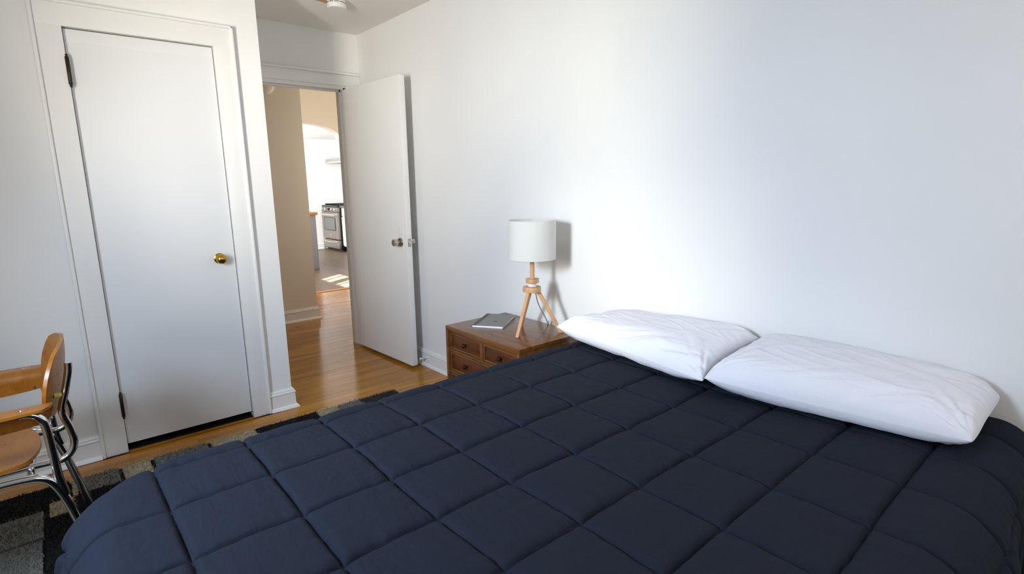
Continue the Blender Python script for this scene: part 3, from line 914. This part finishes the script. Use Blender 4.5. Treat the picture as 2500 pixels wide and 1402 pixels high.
hor = hor + np.minimum(dist, RC)
cxp = np.clip(AA, X0 + RC, X1 - RC) + nx * (hor + fold)
cyp = np.clip(BB_, Y0 + RC, None) + ny * (hor + fold)
zz = ZS + dz
# normal direction for the puffs
na = np.sin(ang)
nz = np.cos(ang)
px = cxp + nx * na * puff
py = cyp + ny * na * puff
pz = zz + nz * puff
# comforter rides up a little at the head
pz = pz + 0.012 * np.exp(-((BB + 0.02) / 0.10) ** 2) * np.cos(ang)
py = np.minimum(py, -0.012)
pz = np.maximum(pz, 0.022 + 0.01 * np.abs(np.sin(perim * 30)))
comf = grid_obj('comforter', np.stack([px, py, pz], -1), M['comforter'])
tag(comf, 'navy quilted comforter with square stitching spread over the bed', 'comforter')

# ------------------------------------------------------------------ pillows
def pillow(name, P00, P10, P11, P01, T, seed, label, rnd=0.0):
    """corner points front-left, front-right, back-right, back-left"""
    n, m_ = 150, 110
    u = np.linspace(0, 1, n)
    v = np.linspace(0, 1, m_)
    U_, V_ = np.meshgrid(u, v, indexing='ij')
    # outline pulled in between the corners
    su, sv = np.sin(PI * U_), np.sin(PI * V_)
    U2 = U_ + 0.030 * sv * (0.5 - U_) * 2 * (1 - su * 0.8)
    V2 = V_ + 0.022 * su * (0.5 - V_) * 2 * (1 - sv * 0.8)
    a_, b_ = 2 * U2 - 1, 2 * V2 - 1
    U2 = ((a_ * (1 - rnd) + rnd * a_ * np.sqrt(1 - b_ ** 2 / 2)) + 1) / 2
    V2 = ((b_ * (1 - rnd) + rnd * b_ * np.sqrt(1 - a_ ** 2 / 2)) + 1) / 2
    c = [np.array(q) for q in (P00, P10, P11, P01)]
    base = ((1 - U2) * (1 - V2))[..., None] * c[0] + (U2 * (1 - V2))[..., None] * c[1] + (U2 * V2)[..., None] * c[2] + ((1 - U2) * V2)[..., None] * c[3]
    ed = np.minimum(np.minimum(U_, 1 - U_) * 1.6, np.minimum(V_, 1 - V_))
    th = T * (np.clip(1 - (1 - np.clip(U_ * (1 - U_) * 4, 0, 1)) ** 2.2, 0, 1) * np.clip(1 - (1 - np.clip(V_ * (1 - V_) * 4, 0, 1)) ** 2.0, 0, 1)) ** 0.52
    s = seed * 13.7
    rad = np.exp(-ed / 0.10)
    # gathers radiating from the corners and edges
    wr = 0
    for (cu, cv_) in ((0, 0), (1, 0), (1, 1), (0, 1)):
        du, dv = (U_ - cu) * 1.7, V_ - cv_
        an = np.arctan2(np.abs(dv), np.abs(du))
        rr = np.sqrt(du ** 2 + dv ** 2)
        wr = wr + np.exp(-rr / 0.28) * vnoise(an * 7 + s + cu * 9 + cv_ * 5, rr * 2.5 + s)
    wr = wr * 0.011
    wr = wr + 0.0035 * rad * vnoise(U_ * 18 + V_ * 6 + s, V_ * 5 + s) * (np.abs(V_ - 0.5) > 0.25) + 0.004 * rad * vnoise(V_ * 18 + s, U_ * 5)
    wr = wr + 0.005 * fbm(U_ * 3.2 + s, V_ * 2.6 + s + 4, 3)
    front = np.exp(-((V_ - 0.10) / 0.09) ** 2)
    wr = wr + 0.009 * front * fbm(U_ * 11 - V_ * 14 + s, V_ * 4 + s, 2)
    ridge = 1 - np.abs(vnoise(U_ * 5 + V_ * 7 + s, V_ * 3.0 - U_ * 2 + s))
    wr = wr + 0.003 * np.clip(ridge - 0.78, 0, 1) * 3.0
    env = np.clip(ed / 0.05, 0, 1)
    top = base + np.array([0, 0, 1]) * (th + wr * env)[..., None]
    bot = base - np.array([0, 0, 1]) * (th * 0.8 + 0.35 * wr * env)[..., None]
    zb = 0.640 + 0.006 * vnoise(U_ * 6, V_ * 6)
    bot[..., 2] = np.maximum(bot[..., 2], zb)
    bot[..., 2] = np.minimum(bot[..., 2], top[..., 2] - 0.0005)
    for arr in (top, bot):
        arr[..., 1] = np.minimum(arr[..., 1], -0.012)
    nn = n * m_
    V3 = np.concatenate([top.reshape(-1, 3), bot.reshape(-1, 3)])
    idx = np.arange(nn).reshape(n, m_)
    q1 = np.stack([idx[:-1, :-1], idx[1:, :-1], idx[1:, 1:], idx[:-1, 1:]], -1).reshape(-1, 4)
    q2 = np.stack([idx[:-1, :-1], idx[:-1, 1:], idx[1:, 1:], idx[1:, :-1]], -1).reshape(-1, 4) + nn
    loop = list(idx[:, 0]) + list(idx[-1, 1:]) + list(idx[::-1, -1][1:]) + list(idx[0, ::-1][1:-1])
    side = [(loop[(k + 1) % len(loop)], loop[k], loop[k] + nn, loop[(k + 1) % len(loop)] + nn) for k in range(len(loop))]
    me = bpy.data.meshes.new(name)
    me.from_pydata(V3.tolist(), [], q1.tolist() + q2.tolist() + side)
    bm = bmesh.new()
    bm.from_mesh(me)
    bmesh.ops.remove_doubles(bm, verts=bm.verts, dist=0.0004)
    bmesh.ops.recalc_face_normals(bm, faces=bm.faces)
    for f in bm.faces:
        f.smooth = True
    bm.to_mesh(me)
    bm.free()
    me.materials.append(M['pillow'])
    o = bpy.data.objects.new(name, me)
    COL.objects.link(o)
    tag(o, label, 'pillow', 'pillows at the head of the bed')
    # stitched hem that follows the front of the case
    j = int(m_ * 0.13)
    line = [tuple(top[i, j] + np.array([0, 0, 0.0004])) for i in range(6, n - 6, 2)]
    hem = obj('hem', MB().tube(line, 0.0011, 6), 'pillow_hem', o, smooth=True)
    return o
pillow('pillow', (1.585, -0.350, 0.690), (2.350, -0.430, 0.668), (2.345, -0.03, 0.735), (1.66, -0.03, 0.690), 0.076, 1, 'white bed pillow on the left beside the nightstand')
pillow('pillow', (2.335, -0.455, 0.682), (3.055, -0.330, 0.668), (3.062, -0.015, 0.712), (2.345, -0.02, 0.735), 0.082, 2, 'white bed pillow on the right at the bed corner', 0.22)

# ------------------------------------------------------------------ rug
rug = thing('rug', (1.3, -1.5, 0), 'black shag rug with grey and beige blocks under the bed', 'rug')
def pile_patch(name, x0, x1, y0, y1, m, z=0.012, dens=16000, hgt=0.013, blades=True):
    b = MB().box((x0, y0, 0.0005), (x1, y1, z))
    if blades:
        n = int((x1 - x0) * (y1 - y0) * dens)
        r = RNG
        X = r.uniform(x0 - 0.004, x1 + 0.004, n)
        Y = r.uniform(y0 - 0.004, y1 + 0.004, n)
        A_ = r.uniform(0, 2 * PI, n)
        Hh = hgt * r.uniform(0.6, 1.25, n)
        LX_ = r.normal(0, 0.006, n)
        LY_ = r.normal(0, 0.006, n)
        wd = 0.0018
        vs = np.empty((n, 3, 3))
        vs[:, 0] = np.stack([X + wd * np.cos(A_), Y + wd * np.sin(A_), np.full(n, z - 0.002)], -1)
        vs[:, 1] = np.stack([X - wd * np.cos(A_), Y - wd * np.sin(A_), np.full(n, z - 0.002)], -1)
        vs[:, 2] = np.stack([X + LX_, Y + LY_, z + Hh], -1)
        k = len(b.v)
        b.v += [tuple(q) for q in vs.reshape(-1, 3)]
        b.f += [(k + 3 * i, k + 3 * i + 1, k + 3 * i + 2) for i in range(n)]
    me = bpy.data.meshes.new(name)
    off = rug.location
    me.from_pydata([(p[0] - off.x, p[1] - off.y, p[2] - off.z) for p in b.v], [], b.f)
    me.materials.append(M[m])
    o = bpy.data.objects.new(name, me)
    COL.objects.link(o)
    o.parent = rug
    return o
RX0 = 0.205
g = 0.008
pile_patch('rug_backing', RX0, 2.6, -2.9, -0.45, 'rug_black', 0.004, blades=False)
# outer row along the floor edge
row1 = [(-0.683, -0.447, 'rug_char'), (-0.823, -0.690, 'rug_grey'), (-0.958, -0.837, 'rug_beige'), (-1.292, -0.965, 'rug_black'),
        (-1.518, -1.300, 'rug_beige'), (-1.768, -1.536, 'rug_grey'), (-1.895, -1.786, 'rug_beige'), (-2.050, -1.912, 'rug_grey'),
        (-2.085, -2.068, 'rug_beige')]
for y0, y1, m_ in row1:
    pile_patch('pile_block', RX0, RX0 + 0.155, y0, y1, m_)
pile_patch('pile_block', RX0, RX0 + 0.15, -2.90, -2.095, 'rug_black')
pile_patch('pile_block', 0.365, 0.625, -2.06, -0.47, 'rug_black')
pile_patch('pile_block', 0.372, 0.500, -2.165, -2.085, 'rug_beige')
pile_patch('pile_block', 0.358, 0.415, -2.90, -2.17, 'rug_black')
pile_patch('pile_block', 0.425, 0.645, -2.60, -2.185, 'rug_grey')
pile_patch('pile_block', 0.508, 0.66, -2.18, -2.065, 'rug_black')
pile_patch('pile_block', 0.665, 0.90, -2.60, -2.19, 'rug_grey')
pile_patch('pile_block', 0.665, 0.90, -2.18, -1.9, 'rug_black')
pile_patch('pile_block', 0.91, 1.25, -2.50, -2.19, 'rug_beige')
pile_patch('pile_block', 0.91, 1.30, -2.18, -1.9, 'rug_black')

for y0, y1, m_ in ((-1.88, -1.56, 'rug_grey'), (-1.54, -1.22, 'rug_beige'), (-1.20, -0.86, 'rug_black'), (-0.84, -0.47, 'rug_grey')):
    pile_patch('pile_block', 0.635, 0.90, y0, y1, m_)
    pile_patch('pile_block', 0.915, 1.30, y0, y1, {'rug_grey': 'rug_black', 'rug_beige': 'rug_grey', 'rug_black': 'rug_beige'}[m_])

# ------------------------------------------------------------------ armchair
t = thing('armchair', (0.8, -2.28, 0), 'honey plywood armchair with bent chrome tube frame on the rug', 'chair')
XN, XF = 0.965, 0.655
for xs, xa, yo in ((XN, 1.040, 0.0), (XF, 0.568, -0.016)):
    # seat rail that loops up behind the back
    pts = spline([(xs, -2.50, 0.425), (xs, -2.34, 0.428), (xs, -2.14, 0.430), (xs, -2.088, 0.427), (xs, -2.058, 0.446), (xs, -2.045, 0.483),
                  (xs, -2.051, 0.535), (xs, -2.063 + yo * 0.5, 0.595), (xs, -2.045 + yo, 0.665), (xs, -2.030 + yo, 0.725), (xs, -2.026 + yo, 0.757)], 8)
    obj('back_support', MB().tube(pts, 0.0112, 16), 'chrome', t, smooth=True, autosmooth=70)
    # arm tube that runs down into the rear leg
    pts = spline([(xa, -2.165, 0.632), (xa, -2.145, 0.631), (xa, -2.122, 0.618), (xa, -2.108, 0.585), (xa, -2.103, 0.50), (xa, -2.098, 0.40), (xa, -2.088, 0.335)], 8)
    obj('arm_support', MB().tube(pts, 0.0122, 16), 'chrome', t, smooth=True, autosmooth=70)
    pts = spline([(xa, -2.44, 0.425), (xa, -2.26, 0.424), (xa, -2.175, 0.420), (xa, -2.135, 0.407), (xa, -2.108, 0.372), (xa, -2.085, 0.30), (xa, -2.055, 0.16), (xa, -2.025, 0.024)], 8)
    lg_ = obj('leg', MB().tube(pts, 0.0135, 16), 'chrome', t, smooth=True, autosmooth=70)
    obj('glide', MB().lathe([(0.016, 0), (0.017, 0.008), (0.013, 0.018)], (xa, -2.022, 0.0125), seg=14), 'black', lg_, smooth=True)
    pts = spline([(xa, -2.42, 0.632), (xa, -2.445, 0.630), (xa, -2.478, 0.600), (xa, -2.485, 0.45), (xa, -2.50, 0.2), (xa, -2.52, 0.024)], 8)
    lg_ = obj('leg', MB().tube(pts, 0.0122, 16), 'chrome', t, smooth=True, autosmooth=70)
    obj('glide', MB().lathe([(0.016, 0), (0.017, 0.008), (0.013, 0.018)], (xa, -2.521, 0.0125), seg=14), 'black', lg_, smooth=True)
obj('crossbar', MB().tube([(0.575, -2.40, 0.418), (1.035, -2.40, 0.418)], 0.0112, 14), 'chrome', t, smooth=True)
obj('crossbar', MB().tube([(0.575, -2.165, 0.412), (1.035, -2.165, 0.412)], 0.0112, 14), 'chrome', t, smooth=True)

def ply_sheet(name, fn, nu, nv, th, m_, parent):
    """fn(u, v) -> (point, normal); closed thin shell"""
    vs, fs = [], []
    top, bot = [], []
    for i in range(nu):
        for j in range(nv):
            p, nn_ = fn(i / (nu - 1), j / (nv - 1))
            p, nn_ = Vector(p), Vector(nn_).normalized()
            top.append(p + nn_ * th / 2)
            bot.append(p - nn_ * th / 2)
    vs = top + bot
    K = nu * nv
    ix_ = lambda i, j: i * nv + j
    for i in range(nu - 1):
        for j in range(nv - 1):
            a, b_, c_, d_ = ix_(i, j), ix_(i + 1, j), ix_(i + 1, j + 1), ix_(i, j + 1)
            fs.append((a, b_, c_, d_))
            fs.append((d_ + K, c_ + K, b_ + K, a + K))
    lp_ = [ix_(i, 0) for i in range(nu)] + [ix_(nu - 1, j) for j in range(1, nv)] + [ix_(i, nv - 1) for i in range(nu - 2, -1, -1)] + [ix_(0, j) for j in range(nv - 2, 0, -1)]
    for k in range(len(lp_)):
        a, b_ = lp_[k], lp_[(k + 1) % len(lp_)]
        fs.append((b_, a, a + K, b_ + K))
    return obj(name, MB().add(vs, fs), m_, parent, smooth=True, autosmooth=50)

def squircle(u, v, p=0.45):
    """map the unit square to a rounded rectangle, -1..1"""
    a, b_ = 2 * u - 1, 2 * v - 1
    # blend between the square and the disc map
    da, db = a * math.sqrt(1 - b_ * b_ / 2), b_ * math.sqrt(1 - a * a / 2)
    return a * (1 - p) + da * p, b_ * (1 - p) + db * p

def back_fn(u, v):
    a, b_ = squircle(u, v, 0.8)
    x = 0.805 + a * 0.215
    z = 0.688 + b_ * 0.130
    y = -2.062 + (z - 0.60) * 0.20 - 0.052 * a * a - 0.012 * b_ * b_
    return (x, y, z), (0.104 * a / 0.215, 1.0, -0.2)
bk = ply_sheet('backrest', back_fn, 30, 22, 0.011, 'maple', t)
for xs in (XN, XF):
    obj('spacer', MB().lathe([(0.009, 0), (0.009, 0.02)], (xs, -2.075, 0.652), (0, 1, 0), 12), 'yellow', bk, smooth=True)
    obj('bolt', MB().lathe([(0.006, 0), (0.005, 0.003), (0, 0.004)], (xs, -2.086, 0.652), (0, -1, 0), 12), 'nickel', bk, smooth=True)

def seat_fn(u, v):
    a, b_ = squircle(u, v, 0.62)
    x = 0.805 + a * 0.215
    y = -2.345 + b_ * 0.210
    z = 0.447 - 0.012 * (1 - a * a) + 0.010 * max(0, b_) ** 2 - 0.02 * max(0, -b_ - 0.6)
    return (x, y, z), (-0.024 * a / 0.215, 0, 1)
ply_sheet('seat', seat_fn, 30, 26, 0.012, 'maple', t)

def make_arm(xi, xo):
    s = 1 if xo > xi else -1
    # cross-section: from the outer edge of the top, over the bend, down the inner face
    sec = [(xo, 0.650), (xi + s * 0.034, 0.652)]
    for k in range(7):
        a = PI / 2 * k / 6
        sec.append((xi + s * 0.030 * (1 - math.sin(a)) + 0, 0.652 - 0.030 * (1 - math.cos(a))))
    sec.append((xi, 0.575))
    sec = [Vector((p[0], 0, p[1])) for p in sec]
    d = [0]
    for i in range(1, len(sec)):
        d.append(d[-1] + (sec[i] - sec[i - 1]).length)
    tot = d[-1]
    def at(q):
        q = max(0, min(1, q)) * tot
        for i in range(1, len(d)):
            if q <= d[i] + 1e-9:
                f = (q - d[i - 1]) / (d[i] - d[i - 1])
                tg = (sec[i] - sec[i - 1]).normalized()
                return sec[i - 1].lerp(sec[i], f), tg
    def fn(u, v):
        a, b_ = squircle(u, v, 0.45)
        p, tg = at((b_ + 1) / 2)
        y = -2.275 + a * 0.195
        nn_ = Vector((0, 1, 0)).cross(tg)
        if nn_.z < 0 or (abs(nn_.z) < 0.2 and nn_.x * s > 0):
            nn_ = -nn_
        return (p.x, y, p.z), nn_
    o = ply_sheet('armrest', fn, 34, 30, 0.009, 'maple', t)
    for yy in (-2.155, -2.38):
        obj('screw', MB().lathe([(0.0075, 0), (0.006, 0.0025), (0, 0.003)], (xi + s * 0.05, yy, 0.6555), (0, 0, 1), 14), 'nickel', o, smooth=True)
        obj('screw', MB().lathe([(0.006, 0), (0.005, 0.0025), (0, 0.003)], (xi - s * 0.0045, yy + 0.02, 0.592), (-s, 0, 0), 14), 'nickel', o, smooth=True)
make_arm(1.015, 1.105)
make_arm(0.592, 0.505)
